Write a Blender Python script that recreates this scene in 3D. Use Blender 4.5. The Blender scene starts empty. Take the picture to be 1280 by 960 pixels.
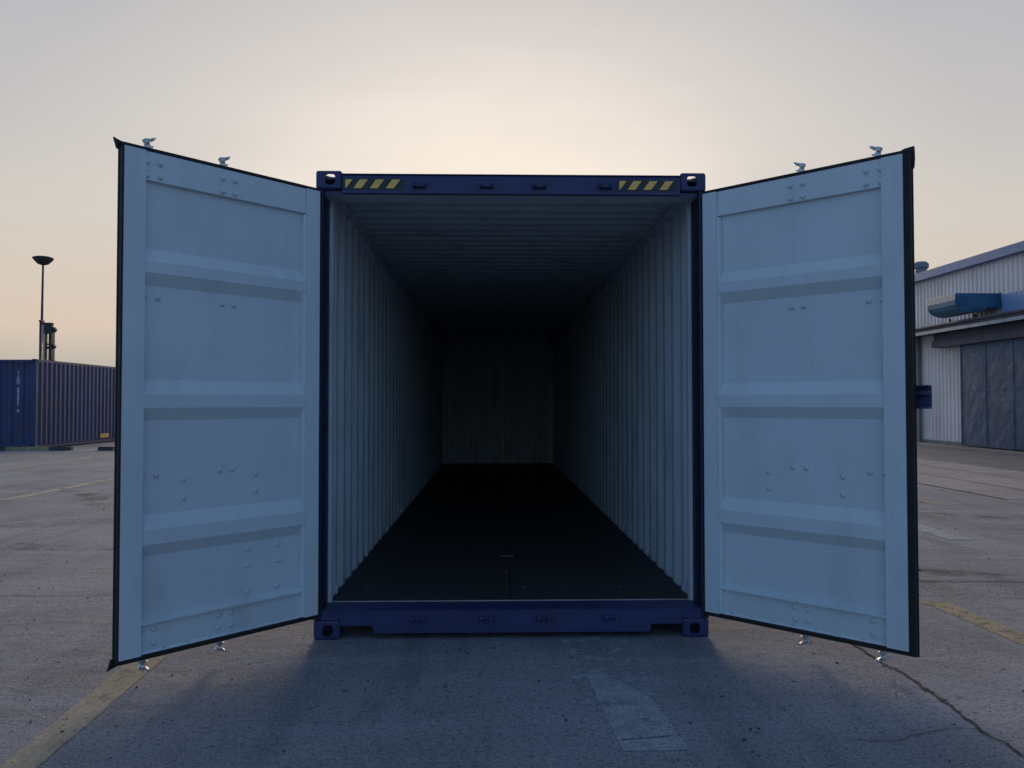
import bpy, bmesh, math, random
from mathutils import Vector, Matrix
random.seed(7)
R = math.radians
scene = bpy.context.scene
COL = scene.collection

# ------------------------------------------------------------------ materials
def newmat(name):
    m = bpy.data.materials.new(name); m.use_nodes = True
    nt = m.node_tree; nt.nodes.clear()
    out = nt.nodes.new('ShaderNodeOutputMaterial')
    return m, nt, out

def N(nt, typ, **kw):
    n = nt.nodes.new(typ)
    for k, v in kw.items():
        if k.startswith('i_'):
            key = k[2:]
            key = int(key) if key.isdigit() else key.replace('_', ' ')
            n.inputs[key].default_value = v
        else: setattr(n, k, v)
    return n

def ramp(nt, stops, src=None, interp='LINEAR'):
    r = nt.nodes.new('ShaderNodeValToRGB'); r.color_ramp.interpolation = interp
    e = r.color_ramp.elements
    while len(e) < len(stops): e.new(0.5)
    for el, (p, c) in zip(e, stops):
        el.position = p; el.color = (c, c, c, 1) if not hasattr(c, '__len__') else tuple(c) + (1,)
    if src is not None: nt.links.new(src, r.inputs[0])
    return r

def noise(nt, vec, scale, detail=4, rough=.55, mapscale=None, rot=None, loc=None):
    if mapscale or rot or loc:
        mp = nt.nodes.new('ShaderNodeMapping'); nt.links.new(vec, mp.inputs[0])
        if mapscale: mp.inputs['Scale'].default_value = mapscale
        if rot: mp.inputs['Rotation'].default_value = rot
        if loc: mp.inputs['Location'].default_value = loc
        vec = mp.outputs[0]
    n = N(nt, 'ShaderNodeTexNoise'); n.inputs['Scale'].default_value = scale
    n.inputs['Detail'].default_value = detail; n.inputs['Roughness'].default_value = rough
    nt.links.new(vec, n.inputs['Vector'])
    return n.outputs['Fac']

def mixc(nt, fac, a, b, typ='MIX'):
    m = nt.nodes.new('ShaderNodeMix'); m.data_type = 'RGBA'; m.blend_type = typ
    for s, i in ((fac, 0), (a, 6), (b, 7)):
        if hasattr(s, 'links') or hasattr(s, 'is_linked'): nt.links.new(s, m.inputs[i])
        else: m.inputs[i].default_value = s if i == 0 else tuple(s) + ((1,) if len(s) == 3 else ())
    return m.outputs[2]

def mth(nt, op, a, b=None, clamp=False):
    m = nt.nodes.new('ShaderNodeMath'); m.operation = op; m.use_clamp = clamp
    for s, i in ((a, 0), (b, 1)):
        if s is None: continue
        if hasattr(s, 'is_linked'): nt.links.new(s, m.inputs[i])
        else: m.inputs[i].default_value = s
    return m.outputs[0]

def paint(name, col, rough=.45, var=.12, bump=.02, scale=3.0, dirt=None, dirtamt=.3, spec=.4, metallic=0, bscale=8, col2=None, chips=None):
    m, nt, out = newmat(name)
    tc = N(nt, 'ShaderNodeTexCoord'); v = tc.outputs['Object']
    b = N(nt, 'ShaderNodeBsdfPrincipled')
    n1 = noise(nt, v, scale, 5)
    r1 = ramp(nt, [(.3, 0), (.7, 1)], n1)
    dk = tuple(c * (1 - var) for c in col); lt = tuple(min(1, c * (1 + var)) for c in (col2 or col))
    c = mixc(nt, r1.outputs[0], dk, lt)
    if dirt:
        n2 = noise(nt, v, scale * 2.3, 8, .65, mapscale=(1, 1, .35))
        r2 = ramp(nt, [(.52, 0), (.72, dirtamt)], n2)
        c = mixc(nt, r2.outputs[0], c, dirt)
    if chips:
        g1 = ramp(nt, [(.62, 0), (.66, 1)], noise(nt, v, 34, 5, .7)).outputs[0]
        g2 = ramp(nt, [(.48, 0), (.62, 1)], noise(nt, v, 2.1, 4, loc=(4, 1, 7))).outputs[0]
        c = mixc(nt, mth(nt, 'MULTIPLY', mth(nt, 'MULTIPLY', g1, g2), .8), c, chips)
    nt.links.new(c, b.inputs['Base Color'])
    rr = ramp(nt, [(.3, rough * .85), (.7, min(1, rough * 1.15))], noise(nt, v, scale * 4, 4))
    nt.links.new(rr.outputs[0], b.inputs['Roughness'])
    b.inputs['Specular IOR Level'].default_value = spec
    b.inputs['Metallic'].default_value = metallic
    if bump:
        bp = N(nt, 'ShaderNodeBump'); bp.inputs['Strength'].default_value = .6; bp.inputs['Distance'].default_value = bump
        nt.links.new(noise(nt, v, bscale, 3), bp.inputs['Height'])
        nt.links.new(bp.outputs[0], b.inputs['Normal'])
    nt.links.new(b.outputs[0], out.inputs[0])
    return m

M = {}
M['inner'] = paint('light_grey_enamel', (.59, .655, .69), .42, .05, .006, 1.4, dirt=(.43, .44, .45), dirtamt=.38, bscale=2.2, chips=(.46, .43, .41))
M['wallin'] = paint('light_grey_wall_paint', (.54, .59, .63), .55, .07, .008, 1.6, dirt=(.28, .27, .26), dirtamt=.5, bscale=2.4, chips=(.2, .14, .1))
M['navy'] = paint('navy_container_paint', (.030, .038, .118), .45, .14, .0015, 2.5, dirt=(.06, .05, .055), dirtamt=.45, bscale=9, chips=(.11, .06, .04))
M['navy2'] = paint('weathered_blue_container_paint', (.036, .052, .135), .5, .18, .003, 1.2, dirt=(.08, .06, .05), dirtamt=.6, bscale=4, chips=(.12, .06, .04))
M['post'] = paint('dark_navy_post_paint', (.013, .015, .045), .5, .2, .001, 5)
M['rubber'] = paint('black_rubber', (.012, .012, .014), .65, .2, .001, 6)
M['zinc'] = paint('galvanised_steel', (.55, .57, .6), .38, .15, .001, 20, metallic=.8)
M['screw'] = paint('dulled_screw_head', (.16, .15, .14), .5, .3, 0, 14, metallic=.3)
M['steel'] = paint('bare_steel', (.42, .38, .35), .4, .2, 0, 14, metallic=.5, dirt=(.2, .09, .04), dirtamt=.6)
M['yellow'] = paint('yellow_sticker', (.95, .54, .14), .6, .12, 0, 14, dirt=(.12, .1, .08), dirtamt=.35)
M['black'] = paint('black_sticker', (.03, .03, .035), .5, .2, 0, 10)
M['white'] = paint('white_lettering', (.75, .75, .75), .6, .1, 0, 8)
M['dark'] = paint('dark_machine_paint', (.035, .032, .032), .55, .2, 0, 2)
M['mast'] = paint('mast_steel', (.06, .055, .055), .55, .2, 0, 2)
M['tyre'] = paint('tyre_rubber', (.02, .02, .02), .85, .2, .004, 3)
M['glass'] = paint('tinted_cab_glass', (.02, .03, .035), .08, .05, 0, 2, spec=.8)
M['clad'] = paint('pale_corrugated_cladding', (.76, .69, .67), .5, .1, .002, .6, dirt=(.42, .36, .34), dirtamt=.45)
M['cladblue'] = paint('bluish_cladding', (.24, .36, .58), .5, .12, .002, .8, dirt=(.3, .3, .33), dirtamt=.4)
M['trim'] = paint('blue_trim_paint', (.045, .17, .40), .5, .15, .003, .7, dirt=(.12, .12, .13), dirtamt=.4)
M['duct'] = paint('weathered_duct_paint', (.030, .105, .215), .45, .28, .008, 1.6, dirt=(.12, .085, .045), dirtamt=.6, col2=(.04, .15, .26))
M['canopy'] = paint('canopy_dark_paint', (.05, .065, .105), .6, .25, .004, .9, dirt=(.08, .06, .05), dirtamt=.5)
M['lip'] = paint('canopy_edge_paint', (.30, .36, .45), .45, .2, 0, 1.5, dirt=(.12, .11, .11), dirtamt=.7)
M['conc'] = paint('grey_concrete', (.19, .19, .195), .9, .2, .004, 2, dirt=(.08, .08, .08), dirtamt=.5)
M['roofm'] = paint('roof_sheet', (.2, .22, .25), .5, .15, .004, 1)
M['bolt'] = paint('painted_bolt_head', (.56, .60, .64), .45, .05, 0, 20)
M['gritm'] = paint('dark_grit', (.05, .045, .043), .9, .5, 0, 3)
M['crack'] = paint('crack_filler', (.028, .024, .023), .95, .5, .01, 30)
M['joint'] = paint('joint_sealant', (.05, .047, .047), .9, .5, .004, 9)

# dented metal of the big sliding door
def dented():
    m, nt, out = newmat('dented_dark_sheet')
    tc = N(nt, 'ShaderNodeTexCoord'); v = tc.outputs['Object']
    b = N(nt, 'ShaderNodeBsdfPrincipled'); b.inputs['Roughness'].default_value = .5; b.inputs['Specular IOR Level'].default_value = .15
    b.inputs['Metallic'].default_value = 0
    c = mixc(nt, ramp(nt, [(.35, 0), (.7, 1)], noise(nt, v, 1.2, 6)).outputs[0], (.045, .085, .15), (.075, .125, .20))
    c = mixc(nt, ramp(nt, [(.63, 0), (.72, .8)], noise(nt, v, 2.4, 5, .6, mapscale=(1, 1, 2.5))).outputs[0], c, (.24, .25, .27))
    nt.links.new(c, b.inputs['Base Color'])
    h = mth(nt, 'ADD', noise(nt, v, 1.6, 2, .5), mth(nt, 'MULTIPLY', noise(nt, v, 5, 3), .25))
    bp = N(nt, 'ShaderNodeBump'); bp.inputs['Strength'].default_value = 1; bp.inputs['Distance'].default_value = .035
    nt.links.new(h, bp.inputs['Height']); nt.links.new(bp.outputs[0], b.inputs['Normal'])
    nt.links.new(b.outputs[0], out.inputs[0]); return m
M['dented'] = dented()

def plywood():
    m, nt, out = newmat('dark_coated_plywood')
    tc = N(nt, 'ShaderNodeTexCoord'); v = tc.outputs['Object']
    b = N(nt, 'ShaderNodeBsdfPrincipled'); b.inputs['Roughness'].default_value = .62
    b.inputs['Specular IOR Level'].default_value = .25
    g = noise(nt, v, 5, 6, .6, mapscale=(9, .6, 1))
    c = mixc(nt, g, (.034, .031, .03), (.062, .056, .052))
    br = N(nt, 'ShaderNodeTexBrick'); br.offset = 0
    mp = N(nt, 'ShaderNodeMapping'); nt.links.new(v, mp.inputs[0]); mp.inputs['Location'].default_value = (1.175, 0, 0)
    nt.links.new(mp.outputs[0], br.inputs['Vector'])
    br.inputs['Scale'].default_value = 1; br.inputs['Mortar Size'].default_value = .004
    br.inputs['Brick Width'].default_value = 1.175; br.inputs['Row Height'].default_value = 2.4
    br.inputs['Color1'].default_value = (1, 1, 1, 1); br.inputs['Color2'].default_value = (.8, .8, .8, 1); br.inputs['Mortar'].default_value = (.25, .2, .18, 1)
    c = mixc(nt, 1.0, c, br.outputs[0], 'MULTIPLY')
    nt.links.new(c, b.inputs['Base Color']); nt.links.new(b.outputs[0], out.inputs[0]); return m
M['ply'] = plywood()

# ground: old weathered slab
def ground_mat(name, c0, c1, seed=0., speck=1.0):
    m, nt, out = newmat(name)
    tc = N(nt, 'ShaderNodeTexCoord'); v0 = tc.outputs['Object']
    mp = N(nt, 'ShaderNodeMapping'); mp.inputs['Location'].default_value = (seed, seed * .7, 0); nt.links.new(v0, mp.inputs[0]); v = mp.outputs[0]
    b = N(nt, 'ShaderNodeBsdfPrincipled')
    big = noise(nt, v, .45, 6, .6)
    c = mixc(nt, ramp(nt, [(.36, 0), (.62, 1)], big).outputs[0], c0, c1)
    # blotches and streaks left by wheels
    st = noise(nt, v, 1.3, 7, .62, mapscale=(1.9, .35, 1), rot=(0, 0, .25))
    c = mixc(nt, ramp(nt, [(.32, .65), (.5, 0)], st).outputs[0], c, tuple(x * .6 for x in c0))
    st2 = noise(nt, v, 1.1, 8, .66, mapscale=(.28, 1.9, 1), rot=(0, 0, -.35), loc=(5, 3, 0))
    c = mixc(nt, ramp(nt, [(.5, 0), (.7, .65)], st2).outputs[0], c, tuple(min(1, x * 1.35) for x in c1))
    # stones and grit
    f1 = noise(nt, v, 40, 5, .75)
    c = mixc(nt, ramp(nt, [(.36, .8), (.5, 0)], f1).outputs[0], c, tuple(x * .42 for x in c0))
    f2 = noise(nt, v, 95, 3, .7, loc=(2, 9, 0))
    c = mixc(nt, ramp(nt, [(.54, 0), (.66, .8)], f2).outputs[0], c, tuple(min(1, x * 1.75) for x in c1))
    # pits
    vo = N(nt, 'ShaderNodeTexVoronoi'); vo.inputs['Scale'].default_value = 7.5; vo.inputs['Randomness'].default_value = 1
    nw = N(nt, 'ShaderNodeTexNoise'); nw.inputs['Scale'].default_value = 20; nt.links.new(v, nw.inputs['Vector'])
    vv = N(nt, 'ShaderNodeVectorMath'); vv.operation = 'MULTIPLY_ADD'; nt.links.new(nw.outputs['Color'], vv.inputs[0]); vv.inputs[1].default_value = (.07,) * 3; nt.links.new(v, vv.inputs[2])
    nt.links.new(vv.outputs[0], vo.inputs['Vector'])
    gate = ramp(nt, [(.42, 0), (.5, 1)], noise(nt, v, 1.9, 3, .6, loc=(11, 4, 0))).outputs[0]
    pit = mth(nt, 'MULTIPLY', ramp(nt, [(.05, 1), (.10, 0)], vo.outputs['Distance']).outputs[0], gate)
    c = mixc(nt, mth(nt, 'MULTIPLY', pit, .85 * speck), c, (.03, .027, .026))
    vo2 = N(nt, 'ShaderNodeTexVoronoi'); vo2.inputs['Scale'].default_value = 26; nt.links.new(v, vo2.inputs['Vector'])
    pit2 = mth(nt, 'MULTIPLY', ramp(nt, [(.07, 1), (.14, 0)], vo2.outputs['Distance']).outputs[0], ramp(nt, [(.52, 0), (.6, 1)], noise(nt, v, 3.3, 3)).outputs[0])
    c = mixc(nt, mth(nt, 'MULTIPLY', pit2, .6 * speck), c, (.05, .046, .045))
    # hairline crazing
    vw = N(nt, 'ShaderNodeVectorMath'); vw.operation = 'MULTIPLY_ADD'
    nw2 = N(nt, 'ShaderNodeTexNoise'); nw2.inputs['Scale'].default_value = 2.2; nw2.inputs['Detail'].default_value = 6; nt.links.new(v, nw2.inputs['Vector'])
    nt.links.new(nw2.outputs['Color'], vw.inputs[0]); vw.inputs[1].default_value = (.9,) * 3; nt.links.new(v, vw.inputs[2])
    vc = N(nt, 'ShaderNodeTexVoronoi'); vc.feature = 'DISTANCE_TO_EDGE'; vc.inputs['Scale'].default_value = .42; nt.links.new(vw.outputs[0], vc.inputs['Vector'])
    hair = mth(nt, 'MULTIPLY', ramp(nt, [(.0015, 1), (.004, 0)], vc.outputs['Distance']).outputs[0], ramp(nt, [(.58, 0), (.64, 1)], noise(nt, v, .8, 4, loc=(13, 3, 0))).outputs[0])
    c = mixc(nt, mth(nt, 'MULTIPLY', hair, .25), c, (.05, .045, .045))
    nt.links.new(c, b.inputs['Base Color'])
    nt.links.new(ramp(nt, [(.3, .72), (.7, .95)], st2).outputs[0], b.inputs['Roughness'])
    b.inputs['Specular IOR Level'].default_value = .25
    h = mth(nt, 'ADD', mth(nt, 'MULTIPLY', f1, .8), mth(nt, 'MULTIPLY', f2, .4))
    h = mth(nt, 'SUBTRACT', h, mth(nt, 'MULTIPLY', pit, 1.5)); h = mth(nt, 'SUBTRACT', h, mth(nt, 'MULTIPLY', pit2, .7))
    h = mth(nt, 'ADD', h, mth(nt, 'MULTIPLY', noise(nt, v, 9, 4), 1.6)); h = mth(nt, 'SUBTRACT', h, mth(nt, 'MULTIPLY', hair, .3))
    bp = N(nt, 'ShaderNodeBump'); bp.inputs['Strength'].default_value = .9; bp.inputs['Distance'].default_value = .012
    nt.links.new(h, bp.inputs['Height']); nt.links.new(bp.outputs[0], b.inputs['Normal'])
    nt.links.new(b.outputs[0], out.inputs[0]); return m
M['ground'] = ground_mat('weathered_yard_slab', (.164, .165, .178), (.278, .268, .282))
M['apron'] = ground_mat('pale_pavement', (.25, .225, .215), (.33, .295, .28), 7.3, .6)
M['asph'] = ground_mat('dark_asphalt', (.125, .13, .135), (.165, .17, .175), 3.1, .5)

def worn(name, col, lo, hi, sc=3.0, seed=0, col2=None):
    m, nt, out = newmat(name)
    tc = N(nt, 'ShaderNodeTexCoord'); v = tc.outputs['Object']
    b = N(nt, 'ShaderNodeBsdfPrincipled'); b.inputs['Roughness'].default_value = .85; b.inputs['Specular IOR Level'].default_value = .25
    c = mixc(nt, ramp(nt, [(.35, 0), (.65, 1)], noise(nt, v, 9, 6, .7)).outputs[0], tuple(x * .72 for x in col), col2 or col)
    c = mixc(nt, ramp(nt, [(.38, .55), (.5, 0)], noise(nt, v, 55, 4, .7)).outputs[0], c, (.11, .105, .105))
    nt.links.new(c, b.inputs['Base Color'])
    bp = N(nt, 'ShaderNodeBump'); bp.inputs['Strength'].default_value = .8; bp.inputs['Distance'].default_value = .005
    nt.links.new(noise(nt, v, 50, 4, .7), bp.inputs['Height']); nt.links.new(bp.outputs[0], b.inputs['Normal'])
    n = mth(nt, 'ADD', mth(nt, 'MULTIPLY', noise(nt, v, sc, 9, .68, loc=(seed, seed, 0)), .75), mth(nt, 'MULTIPLY', noise(nt, v, 38, 4, .7), .25))
    r = ramp(nt, [(lo, 0), (hi, 1)], n)
    t = N(nt, 'ShaderNodeBsdfTransparent'); mx = N(nt, 'ShaderNodeMixShader')
    nt.links.new(r.outputs[0], mx.inputs[0]); nt.links.new(t.outputs[0], mx.inputs[1]); nt.links.new(b.outputs[0], mx.inputs[2])
    nt.links.new(mx.outputs[0], out.inputs[0]); return m
M['yline'] = worn('worn_yellow_road_paint', (.40, .33, .23), .30, .46, 4, 2)
M['yline3'] = worn('pale_yellow_road_paint', (.50, .41, .30), .38, .50, 3, 1)
M['yline2'] = worn('very_worn_yellow_road_paint', (.43, .34, .20), .37, .50, 9, 5)
M['wline'] = worn('worn_white_road_paint', (.33, .34, .35), .33, .45, 4, 8, (.40, .41, .42))
M['wfrag'] = worn('flaked_white_road_paint', (.36, .37, .38), .495, .535, 9, 4)
M['dust'] = worn('pale_dust', (.33, .31, .30), .46, .66, 3.5, 6)
M['stain'] = worn('dark_oil_stain', (.095, .09, .09), .47, .70, 2.2, 1)

# ------------------------------------------------------------------ mesh helpers
class MB:
    def __init__(s): s.v = []; s.f = []; s.m = []
    def add(s, verts, faces, mi=0):
        o = len(s.v); s.v += [tuple(p) for p in verts]
        for f in faces: s.f.append([o + i for i in f]); s.m.append(mi)
    def box(s, x0, x1, y0, y1, z0, z1, mi=0, M4=None, mfaces=None):
        v = [Vector((x, y, z)) for x in (x0, x1) for y in (y0, y1) for z in (z0, z1)]
        if M4: v = [M4 @ p for p in v]
        F = [(0, 1, 3, 2), (4, 6, 7, 5), (0, 4, 5, 1), (2, 3, 7, 6), (0, 2, 6, 4), (1, 5, 7, 3)]  # -x +x -y +y -z +z
        o = len(s.v); s.v += [tuple(p) for p in v]
        for k, f in enumerate(F):
            s.f.append([o + i for i in f]); s.m.append((mfaces or {}).get(k, mi))
        return s
    def prism(s, poly, fn, t0, t1, mi=0):
        n = len(poly)
        s.add([fn(a, b, t0) for a, b in poly] + [fn(a, b, t1) for a, b in poly],
              [tuple(range(n)), tuple(range(n, 2 * n))] + [(i, (i + 1) % n, n + (i + 1) % n, n + i) for i in range(n)], mi)
        return s
    def tube(s, p0, p1, r0, r1=None, n=14, mi=0):
        p0, p1 = Vector(p0), Vector(p1); r1 = r0 if r1 is None else r1
        d = (p1 - p0).normalized(); a = d.orthogonal().normalized(); b = d.cross(a)
        vs = []
        for p, r in ((p0, r0), (p1, r1)):
            for i in range(n):
                t = 2 * math.pi * i / n; vs.append(p + a * (r * math.cos(t)) + b * (r * math.sin(t)))
        s.add(vs, [(i, (i + 1) % n, n + (i + 1) % n, n + i) for i in range(n)] + [tuple(range(n)), tuple(range(n, 2 * n))], mi)
        return s
    def lathe(s, prof, c, n=24, mi=0, axis='z'):
        c = Vector(c); vs = []
        for r, h in prof:
            for i in range(n):
                t = 2 * math.pi * i / n
                p = (r * math.cos(t), r * math.sin(t), h) if axis == 'z' else ((r * math.cos(t), h, r * math.sin(t)) if axis == 'y' else (h, r * math.cos(t), r * math.sin(t)))
                vs.append(c + Vector(p))
        k = len(prof)
        F = [(j * n + i, j * n + (i + 1) % n, (j + 1) * n + (i + 1) % n, (j + 1) * n + i) for j in range(k - 1) for i in range(n)]
        F += [tuple(range(n)), tuple(range((k - 1) * n, k * n))]
        s.add(vs, F, mi); return s
    def sheet(s, prof, fn, t0, t1, th, mf=0, mb=1):
        """prof: list of (s, d); fn(s, d, t) -> point. closed corrugated sheet, front at d, back at d-th"""
        n = len(prof)
        V = [fn(a, d, t) for t in (t0, t1) for a, d in prof] + [fn(a, d - th, t) for t in (t0, t1) for a, d in prof]
        o = len(s.v); s.v += [tuple(p) for p in V]
        def F(f, m): s.f.append([o + i for i in f]); s.m.append(m)
        for i in range(n - 1):
            F((i, i + 1, n + i + 1, n + i), mf)
            F((2 * n + i, 2 * n + i + 1, 3 * n + i + 1, 3 * n + i), mb)
            F((i, i + 1, 2 * n + i + 1, 2 * n + i), mb); F((n + i, n + i + 1, 3 * n + i + 1, 3 * n + i), mb)
        F((0, n, 3 * n, 2 * n), mb); F((n - 1, 2 * n - 1, 4 * n - 1, 3 * n - 1), mb)
        return s
    def build(s, name, mats, parent=None, bevel=0, smooth=False, loc=None, seg=2):
        me = bpy.data.meshes.new(name); me.from_pydata(s.v, [], s.f)
        if not isinstance(mats, (list, tuple)): mats = [mats]
        for m in mats: me.materials.append(m)
        for p, mi in zip(me.polygons, s.m): p.material_index = min(mi, len(mats) - 1)
        bm = bmesh.new(); bm.from_mesh(me); bmesh.ops.recalc_face_normals(bm, faces=bm.faces); bm.to_mesh(me); bm.free()
        if smooth:
            for p in me.polygons: p.use_smooth = True
        o = bpy.data.objects.new(name, me); COL.objects.link(o)
        if parent: o.parent = parent
        if loc: o.location = loc
        if bevel:
            b = o.modifiers.new('bevel', 'BEVEL'); b.width = bevel; b.segments = seg; b.limit_method = 'ANGLE'; b.angle_limit = R(35)
            b.harden_normals = False
        return o

def tag(o, label=None, cat=None, group=None, kind=None):
    if label: o['label'] = label
    if cat: o['category'] = cat
    if group: o['group'] = group
    if kind: o['kind'] = kind
    return o

def empty(name, loc=(0, 0, 0), rz=0):
    o = bpy.data.objects.new(name, None); COL.objects.link(o); o.location = loc; o.rotation_euler.z = rz
    o.empty_display_size = .3
    return o

def corr(s0, s1, pitch, depth, flat_out=.25, flat_in=.25, start=0.0, hi=0., ):
    """trapezoid profile between s0 and s1; d alternates hi and hi-depth"""
    pts = [(s0, hi)]; s = s0 + start; w = (1 - flat_out - flat_in) / 2
    while s + pitch <= s1 + 1e-6:
        a = s + pitch * flat_out / 2
        pts += [(a, hi), (a + w * pitch, hi - depth), (a + (w + flat_in) * pitch, hi - depth), (a + (2 * w + flat_in) * pitch, hi)]
        s += pitch
    pts.append((s1, hi)); return pts

# ------------------------------------------------------------------ corner casting
def casting_mesh():
    """162 x 178 x 118, hollow, with the ISO holes; origin at the outer lower corner, x and y pointing inwards, hole plate at bottom"""
    mb = MB(); mb.box(0, .162, 0, .178, 0, .118)
    o = mb.build('tmp', M['navy'])
    bv = o.modifiers.new('b', 'BEVEL'); bv.width = .016; bv.segments = 4; bv.limit_method = 'ANGLE'
    cut = MB(); cut.box(.014, .148, .014, .164, .016, .102)
    c0 = cut.build('tmpc', M['navy'])
    def oval(cx, cy, w, h, fn, t0, t1):
        pts = []
        for i in range(24):
            t = 2 * math.pi * i / 24; c, s_ = math.cos(t), math.sin(t)
            pts.append((cx + w / 2 * math.copysign(abs(c) ** .7, c), cy + h / 2 * math.copysign(abs(s_) ** .7, s_)))
        m = MB(); m.prism(pts, fn, t0, t1); return m.build('tmpc', M['navy'])
    cs = [c0,
          oval(.089, .055, .064, .072, lambda a, b, t: (a, t, b), -.02, .03),      # end face
          oval(.095, .055, .079, .068, lambda a, b, t: (t, a, b), -.02, .03),      # side face
          oval(.083, .09, .070, .120, lambda a, b, t: (a, b, t), -.02, .03)]       # bottom or top plate
    for c in cs:
        m = o.modifiers.new('x', 'BOOLEAN'); m.operation = 'DIFFERENCE'; m.object = c; m.solver = 'EXACT'
    dg = bpy.context.evaluated_depsgraph_get(); dg.update()
    me = bpy.data.meshes.new_from_object(o.evaluated_get(dg))
    for c in cs: bpy.data.objects.remove(c)
    bpy.data.objects.remove(o)
    return me
CAST = casting_mesh()
def casting(parent, x, y, z, sx, sy, sz, mat=None):
    me = CAST.copy()
    me.transform(Matrix.Diagonal((sx, sy, sz, 1)))
    if sx * sy * sz < 0: me.flip_normals()
    if mat: me.materials.clear(); me.materials.append(mat)
    o = bpy.data.objects.new('corner_casting', me); COL.objects.link(o); o.parent = parent; o.location = (x, y, z)
    return o

HW, LEN, HT = 1.219, 12.192, 2.896

def shell(root, mat, detail):
    """the steel box shared by both containers. local y=0 is the near end"""
    for sx in (1, -1):
        for y, sy in ((0, 1), (LEN, -1)):
            casting(root, -sx * HW, y, 0, sx, sy, 1, mat); casting(root, -sx * HW, y, HT, sx, sy, -1, mat)
    prof = corr(.20 if detail else .17, LEN - .17, .278, .036, .26, .26, start=.03)
    for s in (1, -1):
        w = MB(); w.sheet([(a, d) for a, d in prof], lambda a, d, t: (s * (1.182 - d * 1.0), a, t) if False else (s * (1.178 - d), a, t), .155, 2.815, .004, 0, 1)
        w.build('side_wall', [M['wallin'], mat], root)
        t = MB(); ii = 0 if s > 0 else 1
        t.box(*sorted((s * 1.156, s * 1.214)), .178, LEN - .178, 2.815, 2.8555, 0, mfaces={ii: 1, 4: 1})
        t.build('top_rail', [mat, M['wallin']], root, .004)
        b = MB(); b.prism([(1.216, .158), (1.172, .158), (1.172, .04), (1.205, .04), (1.205, .047), (1.18, .047), (1.18, .150), (1.216, .150)], lambda a, z, y: (s * a, y, z), .178, LEN - .178)
        b.build('bottom_rail', mat, root)
    rp = corr(.05, LEN - .05, .209, .020, .3, .3)
    r = MB(); r.sheet(rp, lambda a, d, t: (t, a, 2.860 - d), -1.212, 1.212, -.003, 1, 0)
    r.build('roof', [M['wallin'], mat], root)
    for s in (1, -1):  # unseen closing strips, added at the roof edges to stop light leaking in
        q = MB(); q.box(*sorted((s * 1.2125, s * 1.2165)), .17, LEN - .17, 2.857, 2.886); q.build('roof_leak_strip', mat, root)
    q = MB(); q.box(-1.15, 1.15, LEN - .049, LEN - .044, 2.80, 2.886); q.build('roof_leak_strip', mat, root)
    f = MB(); f.box(-1.17, 1.17, .215, LEN - .07, .146, .174); f.build('floor', M['ply'], root)
    # hidden cross members under the floor
    for k in range(12):
        c = MB(); y = .6 + k * 1.0; c.box(-1.17, 1.17, y, y + .05, .045, .145); c.build('cross_member', mat, root)

# ------------------------------------------------------------------ main container
c = empty('shipping_container', (0, 0, 0))
tag(c, 'open navy blue shipping container with both light grey doors swung wide', 'shipping container', 'blue shipping containers in the yard')
shell(c, M['navy'], True)
for s in (1, -1):
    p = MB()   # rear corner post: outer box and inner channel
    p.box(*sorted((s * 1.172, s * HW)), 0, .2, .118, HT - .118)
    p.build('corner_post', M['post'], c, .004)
    q = MB(); q.box(*sorted((s * 1.150, s * 1.1745)), .204, .262, .174, 2.86)
    q.build('lining_strip', M['wallin'], c, .004)
    p = MB(); p.box(*sorted((s * 1.1825, s * HW)), LEN - .168, LEN, .118, HT - .118, mfaces={0 if s > 0 else 1: 1, 2: 1}); p.build('corner_post', [M['navy'], M['wallin']], c)
    q = MB(); q.box(*sorted((s * 1.171, s * 1.1765)), LEN - .22, LEN - .13, .174, 2.853); q.build('lining_strip', M['wallin'], c)
fw = MB(); fw.sheet(corr(-1.182, 1.182, .25, .04, .3, .3, start=.02), lambda a, d, t: (a, LEN - .075 + d, t), .15, 2.8565, -.004, 0, 1)
fw.build('end_wall', [M['wallin'], M['navy']], c)
for y in (LEN - .06,):
    e = MB(); e.box(-1.057, 1.057, y, LEN - .002, 2.79, 2.88); e.build('end_rail', M['navy'], c, .004)
    e = MB(); e.box(-1.057, 1.057, y, LEN - .002, .04, .17); e.build('end_sill', M['navy'], c, .004)

# header
h = MB()
h.prism([(.004, 2.752), (.12, 2.752), (.16, 2.85), (.16, 2.872), (.012, 2.872), (.004, 2.862)], lambda y, z, x: (x, y, z), -1.0565, 1.0565)
hd = h.build('header', M['navy'], c, .004)
h = MB(); h.box(-1.1715, 1.1715, .03, .2, 2.750, 2.777, mfaces={4: 1, 3: 1}); h.build('header_lip', [M['navy'], M['wallin']], c, .002)  # underside in interior paint, its light grey standing in for sky glare
g = MB(); g.box(-1.0565, 1.0565, .0, .05, 2.8725, 2.8765); g.build('rain_gutter', M['navy'], c)
# sill
s_ = MB()
s_.prism([(-1.0565, .174), (-1.0565, .083), (-.862, .083), (-.850, .036), (.850, .036), (.862, .083), (1.0565, .083), (1.0565, .174)], lambda x, z, y: (x, y, z), .004, .03)
sl = s_.build('sill', M['navy'], c, .003)
for s in (1, -1):
    s_ = MB(); s_.box(*sorted((s * 1.057, s * 1.1715)), .006, .2, .1185, .174); s_.build('sill_end', M['navy'], c, .002)
s_ = MB(); s_.box(-1.1715, 1.1715, -.002, .2135, .1745, .1795); s_.build('sill_plate', M['navy'], c, .002)
s_ = MB(); s_.box(-1.15, 1.15, .2145, .232, .1475, .1835); s_.build('threshold_edge', M['steel'], c, .002)

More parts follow.
